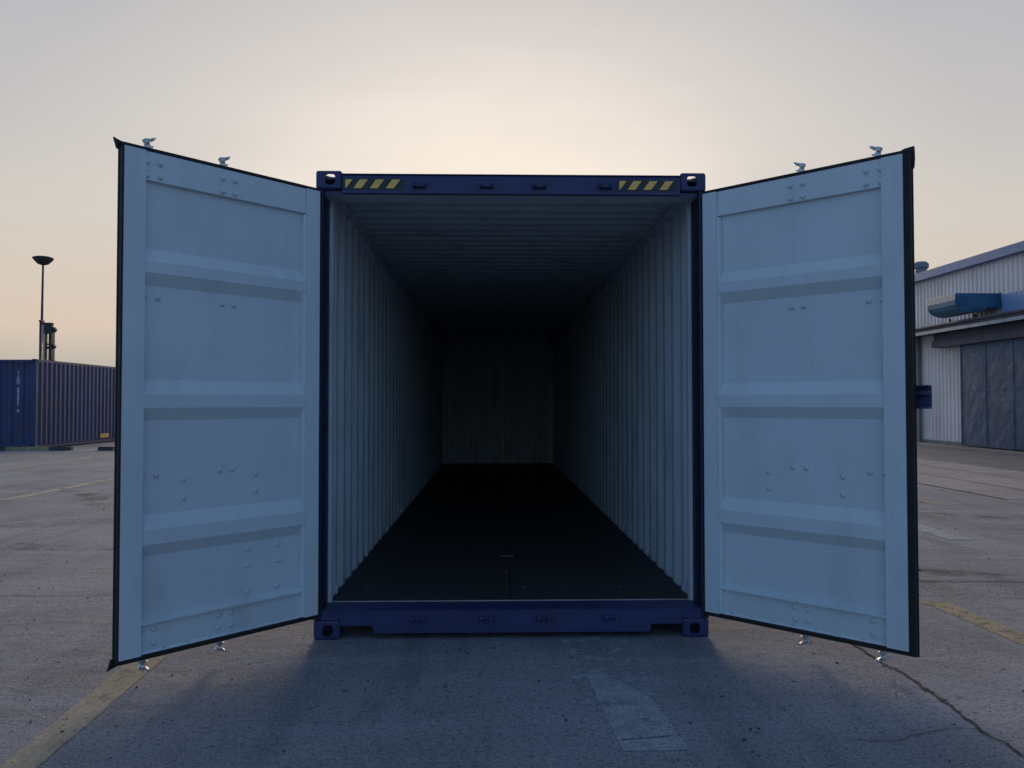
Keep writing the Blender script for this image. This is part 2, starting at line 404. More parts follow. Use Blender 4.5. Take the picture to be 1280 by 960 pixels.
# hazard stripes (corner stickers), world x measured on the header face
def hazard(x0):
    b = MB(); b.box(x0 - .018, x0 + .362, .0012, .0028, 2.779, 2.845); bo = b.build('hazard_sticker', M['black'], c)
    z0, z1 = 2.785, 2.840
    def st(poly):
        m = MB(); m.prism(poly, lambda x, z, y: (x, y, z), -.0002, .0008); m.build('yellow_stripe', M['yellow'], bo)
    st([(x0, z1), (x0 + .046, z1), (x0 + .004, z0), (x0, z0)])
    for k in range(3):
        a = x0 + .052 + k * .1
        st([(a, z0), (a + .048, z0), (a + .089, z1), (a + .038, z1)])
hazard(-1.036); hazard(.672)

# cam keepers on header and sill
def keeper(x, z, up):
    k = MB()
    k.box(x - .042, x + .042, -.006, .0035, z - .018, z + .018)
    for q in (-1, 1):
        k.prism([(-.006, -.016), (-.034, -.014), (-.040, 0), (-.034, .014), (-.006, .016)], lambda y, zz, t: (t, y, z + zz), *(sorted((x + q * .024, x + q * .040))))
    zz = z + (.009 if up else -.009)
    k.box(x - .026, x + .026, -.030, -.006, zz - .005, zz + .005)
    k.build('cam_keeper', M['navy'], c, .0015)
for x in (-.575, -.158, .170, .585): keeper(x, 2.805, False)
for x in (-.575, -.160, .195, .610): keeper(x, .128, True)

# floor screws, lashing rings
for (x, y) in [(-.985, .62), (-.02, .62), (.10, .62), (.76, .62), (-.02, .88), (.10, 1.1), (-.02, 1.1), (.70, .88), (-.82, 1.18), (.9, 1.18)] + [(-1.05 + .262 * i, 1.75) for i in range(9)] + [(-.9 + .3 * i, 2.6) for i in range(7)]:
    m = MB(); m.lathe([(.009, 0), (.008, .0025), (.003, .003)], (x, y, .1742), 10); m.build('floor_screw', M['screw'], c)
st = MB(); st.box(-.05, .05, 1.742, 1.758, .1742, .1762); st.build('floor_strip', M['steel'], c)
for s in (1, -1):
    for k in range(10):
        y = .36 + k * 1.251
        m = MB(); pts = [Vector((s * 1.148, y + .022 * math.cos(t), .225 + .026 * math.sin(t))) for t in [2 * math.pi * i / 12 for i in range(12)]]
        for i in range(12): m.tube(pts[i], pts[(i + 1) % 12], .005, n=6)
        m.tube((s * 1.148, y, .251), (s * 1.178, y, .251), .006, n=6)
        m.build('lashing_ring', M['wallin'], c, smooth=True)

# ------------------------------------------------------------------ doors
PV = [(2.755, -.012), (2.604, -.012), (2.600, -.038), (2.252, -.038), (2.186, -.004), (2.126, -.004), (2.060, -.038),
      (1.572, -.038), (1.496, -.004), (1.426, -.004), (1.360, -.038), (.874, -.038), (.798, -.004), (.722, -.004), (.660, -.038),
      (.336, -.038), (.325, -.006), (.315, -.006), (.311, -.030), (.178, -.030), (.164, -.022)]
def w_at(v):
    for (a, wa), (b, wb) in zip(PV, PV[1:]):
        if b <= v <= a: return wa + (wb - wa) * (a - v) / (a - b)
    return -.03
BOLTS = [(.988, 2.700), (1.0615, 2.697), (.637, 2.700), (.565, 2.701), (.988, 2.630), (1.0615, 2.627), (.637, 2.626), (.565, 2.626),
         (1.055, 2.0), (.985, 2.0), (.626, 2.002), (.554, 2.002),
         (1.056, 1.073), (.983, 1.073), (.835, 1.041), (.835, .943), (.632, 1.078), (.553, 1.078), (.405, 1.043), (.405, .947),
         (.990, .283), (1.0615, .283), (.634, .282), (.560, .282), (.990, .212), (1.0615, .212), (.638, .214), (.562, .214)]
EXTRA_L = [(.453, .620), (.260, .618), (.453, .526), (.256, .527), (.456, .378), (.264, .380)]
SMALL = [(.17 + .128 * i, .1785) for i in range(7)]

def door(side, hx, hy, a, gas, label):
    m = -1 if side < 0 else 1            # mirror: local x = u for the left leaf (rotated), -u for the right leaf
    sg = 1 if side < 0 else -1
    fn = lambda u, w, v: (sg * u, w, v)
    d = MB()
    def bx(u0, u1, w0, w1, v0, v1, mi=0, back=1):
        x0, x1 = sorted((sg * u0, sg * u1)); d.box(x0, x1, w0, w1, v0, v1, mi, mfaces={2: back})
    bx(0, .0945, -.055, 0, .164, 2.755)
    bx(1.0665, 1.175, -.055, 0, .164, 2.755)
    d.sheet([(v, w) for v, w in PV], lambda v, w, u: (sg * u, w, v), .0955, 1.0655, .012, 0, 1)
    x0, x1 = sorted((sg * .0955, sg * 1.0655))
    d.box(x0, x1, -.0555, -.0385, 2.60, 2.752, 1); d.box(x0, x1, -.0555, -.0385, .167, .31, 1)
    leaf = d.build('door', [M['inner'], M['navy']], c, .0025)
    leaf['label'] = label
    leaf.location = (hx, hy, 0); leaf.rotation_euler.z = (-(math.pi - a)) if side < 0 else (math.pi - a)
    # the rib end caps: small chamfers at the hinge side are part of the sheet, bead along the tube
    for u in (.1035,):
        b = MB(); b.prism([(u - .0075, -.028), (u + .010, -.036), (u + .006, -.010), (u - .0075, -.006)], lambda uu, w, v: (sg * uu, w, v), .168, 2.595)
        b.build('edge_bead', M['inner'], leaf)
    # rubber gasket all round
    g = MB()
    def gb(u0, u1, w0, w1, v0, v1):
        x0, x1 = sorted((sg * u0, sg * u1)); g.box(x0, x1, w0, w1, v0, v1)
    gu = 1.176 + gas
    gb(-.010, gu, -.040, -.008, 2.7565, 2.774); gb(-.010, gu, -.040, -.008, .140, .1625)
    gb(-.010, -.0012, -.040, -.008, .1635, 2.756); gb(1.1765, gu, -.040, -.006, .1635, 2.756)
    gb(-.006, gu + .004, -.052, -.041, 2.7595, 2.778); gb(-.006, gu + .004, -.052, -.041, .134, .159)
    gb(gu - .012, gu + .004, -.052, -.041, .160, 2.7585)
    g.build('gasket', M['rubber'], leaf, .003)
    # flared gasket corners
    for top in (1, 0):
        vv = (lambda q: 2.776 + q) if top else (lambda q: .136 - q)
        if side > 0 and not top: continue
        k = MB()
        if side < 0: poly = [(gu - .05, -.004), (gu + .004, -.035), (gu + .012, -.03), (gu + .028, .022 if top else .026), (gu + .015, .016), (gu - .02, .006)]
        else: poly = [(gu - .11, -.004), (gu + .003, -.10), (gu + .009, -.09), (gu + .012, -.04), (gu + .010, .020 if top else .004), (gu - .04, .015 if top else .002), (gu - .065, .004)]
        k.prism(poly, lambda u, q, w: (sg * u, w, vv(q)), -.058, -.0415)
        k.build('gasket_corner', M['rubber'], leaf, .002)
    # bolts
    for (u, v) in BOLTS + (EXTRA_L if side < 0 else []):
        b = MB(); w = w_at(v)
        b.lathe([(.0145, 0), (.0142, .005), (.0112, .0105), (.006, .0135), (.001, .0145)], (0, 0, 0), 14, axis='y')
        b.build('bolt', M['bolt'], leaf, smooth=True, loc=(sg * u, w - .001, v))
    for (u, v) in SMALL:
        b = MB(); b.lathe([(.008, 0), (.007, .004), (.002, .006)], (0, 0, 0), 10, axis='y'); b.build('rivet', M['bolt'], leaf, smooth=True, loc=(sg * u, w_at(v), v))
    # lock rods on the outer face, with galvanised cams top and bottom
    W = -.092
    for ri, u in enumerate((.595, 1.022)):
        r = MB(); r.tube((sg * u, W, .115), (sg * u, W, 2.805), .0168, n=16)
        for v in (.25, 1.06, 2.0, 2.66):
            x0, x1 = sorted((sg * (u - .05), sg * (u + .05))); r.box(x0, x1, W + .010, -.0565, v - .03, v + .03)
        r.build('lock_rod', M['zinc'], leaf, smooth=False)
        for top in (1, 0):
            poly = [(-17, -10), (-18, 8), (-12, 20), (-22, 30), (-28, 44), (-20, 50), (10, 56), (44, 70), (50, 64), (40, 50), (16, 34), (10, 22), (16, 12), (32, 14), (35, 7), (20, 1), (18, -10)]
            cm = MB(); v0 = 2.798 if top else .112
            # seen from the container side the horn points to the hinge
            cm.prism([(p / 1000 * .86, q / 1000 * .86) for p, q in poly], lambda a_, b_, w: (sg * (u - a_), w, v0 + (b_ if top else -b_)), W - .013, W + .013)
            cm.tube((sg * (u + .012), W + .0, v0 + (.016 if top else -.016)), (sg * (u + .012), W + .045, v0 + (.020 if top else -.022)), .008, n=8)
            cm.tube((sg * (u - .012), W + .0, v0 + (.036 if top else -.036)), (sg * (u - .016), W + .040, v0 + (.042 if top else -.046)), .007, n=8)
            cm.build('lock_cam', M['zinc'], leaf, .003)
    # handles on the outer face
    for u, v in ((.40, 1.05), (.80, 1.0)):
        hmb = MB(); x0, x1 = sorted((sg * (u - .22), sg * (u + .22))); hmb.box(x0, x1, W - .028, W - .016, v - .018, v + .018)
        x0, x1 = sorted((sg * (u - .05), sg * (u + .05))); hmb.box(x0, x1, W - .016, -.056, v - .03, v + .03); hmb.build('handle', M['zinc'], leaf, .002)
    # hinges
    for v in (.35, 1.1, 1.85, 2.6):
        hmb = MB(); hmb.tube((sg * -.008, -.075, v - .06), (sg * -.008, -.075, v + .06), .012, n=12)
        x0, x1 = sorted((sg * -.006, sg * .09)); hmb.box(x0, x1, -.068, -.0565, v - .035, v + .035); hmb.build('hinge', M['navy'], leaf)
    if side > 0:
        k = MB()
        fnk = lambda u, v, w: (sg * u, w, v)
        k.prism([(1.10, 1.418), (1.268, 1.418), (1.268, 1.428), (1.11, 1.428)], fnk, -.12, -.060)
        k.prism([(1.10, 1.532), (1.268, 1.532), (1.268, 1.542), (1.11, 1.542)], fnk, -.12, -.060)
        k.prism([(1.10, 1.428), (1.268, 1.428), (1.268, 1.532), (1.10, 1.532)], fnk, -.125, -.112)
        k.prism([(1.20, 1.49), (1.266, 1.49), (1.266, 1.512), (1.20, 1.512)], fnk, -.111, -.075)
        k.build('lock_cover', M['navy'], leaf, .002)
    return leaf
door(-1, -1.183, -.030, .8275, .009, 'left light grey door leaf, opened outwards')
door(1, 1.190, -.017, .782, .034, 'right light grey door leaf with wide rubber edge, opened outwards')

# ------------------------------------------------------------------ second container, far left
X2, Y2 = -14.72 - HW, 20.9
c2 = empty('shipping_container', (X2, Y2, 0))
tag(c2, 'closed blue shipping container at the far left with white vertical lettering on its end', 'shipping container', 'blue shipping containers in the yard')
shell(c2, M['navy2'], False)
for s in (1, -1):
    for y0 in (0, LEN - .1):
        p = MB(); p.box(*sorted((s * 1.13, s * HW)), y0, y0 + .1, .118, HT - .118); p.build('corner_post', M['navy2'], c2, .005)
e = MB(); e.sheet(corr(-1.14, 1.14, .36, .045, .33, .40, start=.05), lambda a, d, t: (a, .045 + d * -1 - .0, t), .17, 2.79, .004, 1, 0)
e.build('end_wall', [M['wallin'], M['navy2']], c2)
e = MB(); e.sheet(corr(-1.14, 1.14, .36, .045, .33, .33), lambda a, d, t: (a, LEN - .045 + d, t), .17, 2.79, .004, 0, 1); e.build('end_wall', [M['wallin'], M['navy2']], c2)
e = MB(); e.box(-1.057, 1.057, .01, .08, 2.785, 2.868); e.build('end_rail', M['navy2'], c2, .004)
e = MB(); e.prism([(-1.057, .17), (-1.057, .10), (-.80, .10), (-.74, .03), (.62, .03), (.70, .10), (1.057, .10), (1.057, .17)], lambda x, z, y: (x, y, z), .01, .07); e.build('end_sill', M['navy2'], c2, .004)
# yellow height mark on the side, white code down the end
yl = MB(); yl.box(HW + .001, HW + .006, 4.22, 4.86, .20, .345); ym = yl.build('height_mark', M['yellow'], c2)
for k in range(4):
    b = MB(); y = 4.33 + k * .15; b.box(HW + .0065, HW + .008, y, y + .03, .225, .33); b.build('mark_divider', M['black'], ym)

def text_obj(txt, size, name, mat, parent, loc, rot, ext=.002, spacing=1.0):
    cu = bpy.data.curves.new('t', 'FONT'); cu.body = txt; cu.size = size; cu.extrude = ext; cu.align_x = 'CENTER'; cu.space_line = spacing
    to = bpy.data.objects.new('t', cu); COL.objects.link(to)
    dg = bpy.context.evaluated_depsgraph_get(); dg.update()
    me = bpy.data.meshes.new_from_object(to.evaluated_get(dg)); bpy.data.objects.remove(to)
    me.materials.clear(); me.materials.append(mat)
    o = bpy.data.objects.new(name, me); COL.objects.link(o); o.parent = parent; o.location = loc; o.rotation_euler = rot
    return o
text_obj('T\nI\nD\nU\n \n4\n9\n3\n4\n2\n1\n \n9', .15, 'lettering', M['white'], c2, (.63, .038, 2.40), (R(90), 0, 0), .003, .68)

# striped beams lying in front of / beneath it
def beam(x0, x1, y, label, cols):
    o = empty('striped_beam', ((x0 + x1) / 2, y, 0)); tag(o, label, 'wheel stop', 'black and yellow beams by the far container')
    n = len(cols); w = (x1 - x0) / n
    for i, cc in enumerate(cols):
        b = MB(); a0 = x0 + i * w - (x0 + x1) / 2
        b.prism([(-.09, .0), (.09, 0), (.075, .115), (-.075, .115)], lambda yy, z, x: (x, yy, z), a0 + .001, a0 + w - .001)
        b.build('beam_segment', M['stopy'] if cc == 'y' else M['black'], o)
M['stopy'] = paint('faded_yellow_beam_paint', (.28, .22, .12), .7, .3, 0, 4, dirt=(.05, .045, .04), dirtamt=.5)
beam(-16.6, -13.25, 20.3, 'black and faded yellow beam under the near corner of the far container', 'bbbyyb'.replace('bbb', 'bb') )
beam(-12.42, -10.6, 20.3, 'shorter black and faded yellow beam lying clear of the container, nearer the door', 'byyb')

# ------------------------------------------------------------------ high mast lamp
hm = empty('high_mast_lamp', (-72.85, 125, 0)); tag(hm, 'tall floodlight mast with a dark saucer head rising behind the far container', 'lamp post')
m = MB(); m.tube((0, 0, 0), (0, 0, 24.0), .30, .15, 16); m.build('pole', M['mast'], hm, smooth=True)
m = MB(); m.lathe([(.25, 23.9), (.75, 24.05), (1.2, 24.5), (1.56, 24.95), (1.58, 25.08), (1.1, 25.25), (.4, 25.32), (.1, 25.33)], (0, 0, 0), 32); m.build('lamp_head', M['dark'], hm, smooth=True)
hm.rotation_euler = (0, R(.3), 0)

# ------------------------------------------------------------------ container handler (its mast shows above the far container)
fk = empty('container_handler', (-42.45, 72, 0)); tag(fk, 'dark lift truck whose raised mast sticks up behind the far blue container', 'lift truck')
def fbox(name, x0, x1, y0, y1, z0, z1, mat, bev=.03):
    m = MB(); m.box(x0, x1, y0, y1, z0, z1); return m.build(name, M[mat], fk, bev)
def mastpart(name, boxes, mat='dark'):
    m = MB()
    for b in boxes: m.box(*b)
    return m.build(name, M[mat], fk, .02)
mastpart('mast_rail', [(-.80, -.60, -.25, .25, .6, 9.3)]); mastpart('mast_rail', [(.08, .22, -.25, .25, .6, 9.0)])
mastpart('inner_rail', [(-.38, -.20, -.15, .15, 1.0, 8.95)])
m = MB(); m.tube((-.49, -.3, .8), (-.49, -.3, 9.0), .05, n=10); m.build('lift_cylinder', M['zinc'], fk, smooth=True)
mastpart('cross_bar', [(-.84, -.58, -.3, .3, 9.3, 9.45), (-.60, .34, -.2, .2, 9.0, 9.22), (-.38, .30, -.2, .2, 8.15, 9.0)])
mastpart('cross_bar', [(-.20, .08, -.2, .2, 7.1, 7.22), (-.20, .08, -.2, .2, 6.72, 6.95)]); mastpart('cross_bar', [(-.20, .08, -.2, .2, 5.35, 5.6)]); mastpart('cross_bar', [(-.60, .14, -.2, .2, 1.2, 1.5)])
mastpart('carriage', [(.221, .40, -.3, .3, 4.9, 8.6)])
for zc, rr in ((8.55, .26), (6.95, .21), (5.45, .21)):
    m = MB(); m.lathe([(rr, -.15), (rr, .15)], (.42, 0, zc), 18, axis='y'); m.build('chain_sheave', M['dark'], fk)
fbox('chassis', -6.6, -.9, -1.3, 1.3, .8, 1.7, 'dark'); fbox('counterweight', -7.2, -5.6, -1.4, 1.4, .9, 2.3, 'dark', .1)
cb = fbox('cab', -3.9, -2.2, -.8, .8, 1.72, 3.2, 'dark')
for yy in (-.815, .805):
    m = MB(); m.box(-3.7, -2.4, yy, yy + .01, 2.2, 3.05); m.build('window', M['glass'], cb)
for (x, r) in ((-1.6, .8), (-5.7, .7)):
    for y in (-1.45, 1.45):
        m = MB(); m.lathe([(r * .55, -.25), (r * .95, -.25), (r, -.18), (r, .18), (r * .95, .25), (r * .55, .25)], (x, y, r), 24, axis='y'); w = m.build('wheel', M['tyre'], fk)
        m = MB(); m.lathe([(r * .54, -.2), (r * .54, .2)], (x, y, r), 20, axis='y'); m.build('rim', M['yellow'], w)

# ------------------------------------------------------------------ warehouse on the right
FX = 16.0
wh = empty('warehouse', (FX, 20, 0)); tag(wh, 'pale corrugated metal warehouse with blue roof edge and big dark sliding door', 'warehouse')
def WB(name, boxes, mat, bev=0, parent=None):
    m = MB()
    for b in boxes: m.box(b[0] - FX, b[1] - FX, b[2] - 20, b[3] - 20, b[4], b[5])
    return m.build(name, M[mat] if isinstance(mat, str) else mat, parent or wh, bev)
YF, YN = 44.0, -14.0
w = MB(); w.sheet(corr(YN - 20, YF - 20, .23, .035, .3, .3), lambda a, d, t: (-d * 1.0 - .035 + .035, a, t), .06, 6.1, -.01, 0, 0)
w.build('wall', M['clad'], wh)
WB('back_wall', [(FX + 30, FX + 30.2, YN, YF, 0, 6.1)], 'clad'); WB('end_wall', [(FX + .05, FX + 30, YF - .1, YF, 0, 6.1)], 'clad'); WB('end_wall', [(FX + .05, FX + 30, YN, YN + .1, 0, 6.1)], 'clad')
m = MB(); m.prism([(-.1, 6.12), (15, 7.0), (30.3, 6.12), (30.3, 6.2), (15, 7.12), (-.1, 6.24)], lambda x, z, y: (x, y, z), YN - 20, YF - 20); m.build('roof', M['roofm'], wh)
WB('fascia', [(15.78, 15.92, YN, YF, 6.03, 6.33)], 'trim', .01); WB('soffit', [(15.921, 16.0, YN, YF, 6.06, 6.10)], 'trim')
WB('plinth', [(15.93, 15.957, YN, YF, 0, .12)], 'conc')
cn = WB('canopy', [(15.2, 15.95, YN, YF, 3.93, 4.19)], 'canopy', .01)
WB('canopy_edge', [(15.15, 15.198, YN, YF, 3.88, 3.99)], 'lip', .006, cn)
WB('gutter', [(15.12, 15.199, YN, YF, 4.10, 4.17)], 'canopy', .01, cn)
WB('door_track', [(15.55, 15.94, 8, 23.10, 3.42, 3.66)], 'canopy', .01)
WB('door_track', [(15.62, 15.94, 8, 23.08, 3.661, 3.925)], 'canopy', .01)
sd = WB('sliding_door', [(15.74, 15.84, 12.0, 21.70, .04, 3.44)], 'dented', .01)
sd['label'] = 'dark dented sheet metal sliding door'
for k in range(8):
    y = 21.65 - 1.35 * k
    WB('door_seam', [(15.728, 15.7385, y - .03, y, .06, 3.44)], 'dented', 0, sd)
WB('door_seam', [(15.728, 15.7385, 12.02, 21.62, 1.86, 1.91)], 'dented', 0, sd)
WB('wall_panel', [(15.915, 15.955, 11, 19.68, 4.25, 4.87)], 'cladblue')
m = MB(); m.sheet(corr(11 - 20, -.32, .23, .03, .3, .3), lambda a, d, t: (-.09 + d * -1, a, t), 4.22, 4.88, -.004, 0, 0); m.build('blue_cladding', M['cladblue'], wh)  # bluer corrugated stretch of wall beside the duct
WB('pillar', [(15.86, 15.95, 24.55, 24.95, 0, 3.925)], 'conc', .01)
# duct
du = empty('ventilation_duct', (FX, 20.5, 4.2)); tag(du, 'weathered blue rectangular ventilation duct with a bulging elbow on the warehouse wall', 'air duct')
prof = [(-.05, 4.475), (-.05, 4.94), (-1.50, 4.94)]
arc = []
for i in range(13):
    t = i / 12; x = -1.47 + 1.10 * t
    z = 4.62 - .33 * math.sin(math.pi * min(1, .18 + .82 * t)) ** .8 if t < 1 else 4.50
    arc.append((x, z))
arc = [(-1.52, 4.72), (-1.50, 4.58), (-1.43, 4.46), (-1.32, 4.39), (-1.18, 4.34), (-1.02, 4.315), (-.86, 4.32), (-.70, 4.355), (-.57, 4.40), (-.46, 4.475)]
m = MB(); m.prism([(x, z - 4.2) for x, z in prof + arc], lambda x, z, y: (x, y, z), 19.80 - 20.5, 21.42 - 20.5); m.build('duct_body', M['duct'], du, .012)
m = MB(); m.box(-.12, -.05, -.73, -.7025, .26, .755); m.build('wall_flange', M['duct'], du, .004)
for (x, y) in ((-.76, .90), (-.76, -.50)):
    m = MB(); m.box(x - .03, x + .03, y - .03, y + .03, -.008, .10); m.build('support_leg', M['dark'], du)
# roof vent
rv = empty('roof_vent', (18.05, 28.3, 6.2)); tag(rv, 'round galvanised mushroom vent on the warehouse roof behind the blue edge', 'roof vent')
m = MB(); m.lathe([(.27, 0), (.27, .5), (.24, .52), (.24, .95)], (0, 0, 0), 24); m.build('vent_pipe', M['zincd'] if 'zincd' in M else M['roofm'], rv, smooth=False)
m = MB(); m.lathe([(.25, .96), (.31, 1.0), (.31, 1.16), (.22, 1.25), (.02, 1.27)], (0, 0, 0), 24); m.build('vent_cap', M['roofm'], rv, smooth=False)

# ------------------------------------------------------------------ ground and markings
def flat(name, poly, z, mat):
    m = MB(); m.add([(x, y, z) for x, y in poly], [tuple(range(len(poly)))]); o = m.build(name, mat)
    me = o.data
    if me.polygons[0].normal.z < 0: me.flip_normals()
    o['kind'] = 'structure'; return o
flat('ground', [(-2500, -2500), (2500, -2500), (2500, 2500), (-2500, 2500)], 0, M['ground'])
flat('pavement', [(7.6, 6.9), (11.1, 6.9), (11.1, 120), (7.6, 120)], .003, M['apron'])
flat('asphalt_lane', [(11.1, -60), (15.0, -60), (15.0, 120), (11.1, 120)], .003, M['asph'])
flat('concrete_strip', [(15.0, -60), (15.95, -60), (15.95, 60), (15.0, 60)], .004, M['apron'])

def poly_line(name, A, B, z, mat, jit=.004, step=.05):
    def dens(P):
        out_ = []
        for (a, b) in zip(P, P[1:]):
            a, b = Vector(a), Vector(b); n = max(1, int((b - a).length / step))
            for i in range(n):
                q = a + (b - a) * (i / n); out_.append((q.x + random.uniform(-jit, jit), q.y))
        return out_ + [P[-1]]
    return flat(name, dens(A) + dens(B)[::-1], z, mat)
def poly_mark(name, pts, w, z, mat):
    P = []
    for k in range(len(pts) - 1):       # smooth the path
        p0, p1, p2, p3 = [Vector(pts[max(0, min(len(pts) - 1, k + j))]) for j in (-1, 0, 1, 2)]
        for i in range(12):
            t = i / 12
            P.append(.5 * ((2 * p1) + (p2 - p0) * t + (2 * p0 - 5 * p1 + 4 * p2 - p3) * t * t + (3 * p1 - p0 - 3 * p2 + p3) * t ** 3))
    L, Rr = [], []
    for i in range(len(P) - 1):
        d = (P[i + 1] - P[i]).normalized(); n = Vector((-d.y, d.x)); ww = w / 2 * (.75 + .35 * math.sin(math.pi * i / len(P)))
        L.append(tuple(P[i] + n * ww)); Rr.append(tuple(P[i] - n * ww))
    return flat(name, L + Rr[::-1], z, mat)
def jrect(name, x0, x1, y0, y1, z, mat, jit=.006):
    n = max(2, int(abs(y1 - y0) / .06)); L = [(x0 + random.uniform(-jit, jit), y0 + (y1 - y0) * i / n) for i in range(n + 1)]
    Rr = [(x1 + random.uniform(-jit, jit), y0 + (y1 - y0) * i / n) for i in range(n + 1)]
    return flat(name, L + Rr[::-1], z, mat)
poly_line('yellow_line', [(-1.985, -.28), (-1.93, -1.68), (-1.90, -6.5)], [(-2.165, -.28), (-2.085, -1.65), (-2.05, -6.5)], .0025, M['yline'])
poly_line('yellow_line', [(3.19, .84), (3.18, .66), (3.2, .01), (3.2, -2.2)], [(2.98, .84), (3.02, .60), (3.05, -.23), (3.05, -2.2)], .0025, M['yline2'])
jrect('yellow_line', -7.55, -7.36, 7.2, 22, .004, M['yline3'])
jrect('yellow_line', -11.1, -10.90, 10, 30, .004, M['yline3'])
jrect('yellow_line', 6.2, 6.32, 6.3, 11.0, .004, M['yline2'])
poly_line('white_line', [(.375, -.60), (.38, -.75), (.395, -1.1), (.42, -1.6)], [(.46, -.60), (.56, -.80), (.665, -1.02), (.70, -1.6)], .0025, M['wline'])
jrect('white_line', .30, .70, -1.10, 1.2, .0018, M['wfrag'], .008)
jrect('white_line', 4.70, 4.98, 3.42, 5.6, .004, M['wline'], .01)

poly_mark('tyre_mark', [(3.0, 2.1), (3.55, 1.95), (4.1, 1.62), (5.2, 1.2)], .30, .0022, M['stain'])
poly_mark('tyre_mark', [(-7.6, 8.55), (-7.05, 8.4), (-6.5, 7.9), (-6.05, 7.2), (-5.8, 6.4)], .30, .0022, M['stain'])
poly_mark('tyre_mark', [(-8.5, 3.2), (-6, 3.6), (-4.4, 3.2), (-2.4, 3.4)], .28, .0022, M['stain'])
poly_mark('tyre_mark', [(5.4, 6.2), (5.85, 5.5), (6.3, 4.9), (7.2, 4.6)], .35, .0022, M['stain'])
poly_mark('dust_patch', [(-5.9, 4.5), (-5.5, 4.85), (-5.1, 5.05), (-4.5, 5.15)], .55, .0028, M['dust'])

def ribbon(name, pts, w0, w1, z, mat, jit=.012, step=.035, blobs=0):
    P = []
    off = 0
    for (a, b) in zip(pts, pts[1:]):
        a, b = Vector(a), Vector(b); d = b - a; n = max(1, int(d.length / step)); pn = Vector((-d.y, d.x)).normalized()
        for i in range(n):
            off = off * .86 + random.uniform(-jit, jit)
            w = random.uniform(w0, w1) * (1 + (2.2 if random.random() < blobs else 0))
            P.append((a + d * (i / n) + pn * off, pn, w))
    P.append((Vector(pts[-1]), pn, w0 * .5))
    m = MB(); V = []
    for q, pn, w in P: V += [(q.x + pn.x * w / 2, q.y + pn.y * w / 2, z), (q.x - pn.x * w / 2, q.y - pn.y * w / 2, z)]
    m.add(V, [(2 * i, 2 * i + 1, 2 * i + 3, 2 * i + 2) for i in range(len(P) - 1)])
    o = m.build(name, mat)
    if o.data.polygons[0].normal.z < 0: o.data.flip_normals()
    o['kind'] = 'structure'; return o
ribbon('crack', [(2.03, 1.44), (2.05, .3), (2.04, -.31), (2.07, -.8), (2.05, -1.1), (2.04, -1.45), (2.06, -1.9), (2.02, -3.5)], .006, .020, .006, M['crack'], .010, .025, .12)
ribbon('crack', [(2.04, -1.42), (1.84, -1.43), (1.66, -1.52), (1.5, -1.55), (1.38, -1.52)], .003, .006, .005, M['crack'], .012)
ribbon('joint', [(2.05, 1.45), (3.3, 1.49), (4.3, 1.45), (7.5, 1.46), (11, 1.46)], .012, .026, .005, M['crack'], .006)
ribbon('joint', [(-2.2, 1.2), (-3.0, 1.2), (-4.2, 1.17), (-9, 1.2)], .006, .012, .005, M['joint'], .004)
ribbon('crack', [(-2.1, .42), (-2.6, .40), (-3.0, .44), (-3.4, .38), (-4.2, .43), (-6, .4)], .003, .006, .005, M['joint'], .010)
ribbon('crack', [(2.3, 1.1), (3.6, .98), (4.3, .72), (5.5, .6)], .003, .007, .005, M['joint'], .012)
ribbon('crack', [(.43, -1.49), (.55, -1.475), (.68, -1.445)], .003, .006, .006, M['crack'], .004)
ribbon('joint', [(8.75, 6.9), (8.75, 60)], .03, .05, .006, M['joint'], .01, .5)
ribbon('joint', [(9.95, 6.9), (9.95, 60)], .03, .05, .006, M['joint'], .01, .5)
ribbon('joint', [(7.6, 6.9), (7.6, 60)], .05, .08, .006, M['joint'], .01, .5)
# grit and small stones lying about: nobody could count them
m = MB()
for i in range(1500):
    if i < 1000: x, y = random.uniform(-3.6, 4.2), random.uniform(-2.9, 1.6)
    else: x, y = random.choice((random.uniform(-9, -2.2), random.uniform(2.2, 8))), random.uniform(.5, 9)
    if -1.25 < x < 1.25 and y > -.02: continue
    r = random.uniform(.0018, .0045) * (1.8 if random.random() < .08 else 1) * (1 if i < 1000 else 1.6)
    ph = random.uniform(0, 6.28)
    ring = [(x + r * random.uniform(.7, 1.4) * math.cos(ph + k * 1.257), y + r * random.uniform(.7, 1.4) * math.sin(ph + k * 1.257)) for k in range(5)]
    V = [(a, b, .001) for a, b in ring] + [(x + (a - x) * .6, y + (b - y) * .6, .001 + r * .9) for a, b in ring]
    m.add(V, [(k, (k + 1) % 5, 5 + (k + 1) % 5, 5 + k) for k in range(5)] + [(5, 6, 7, 8, 9)])
g_ = m.build('grit', M['gritm']); tag(g_, 'dark grit and small stones scattered over the yard slab', 'grit', kind='stuff')

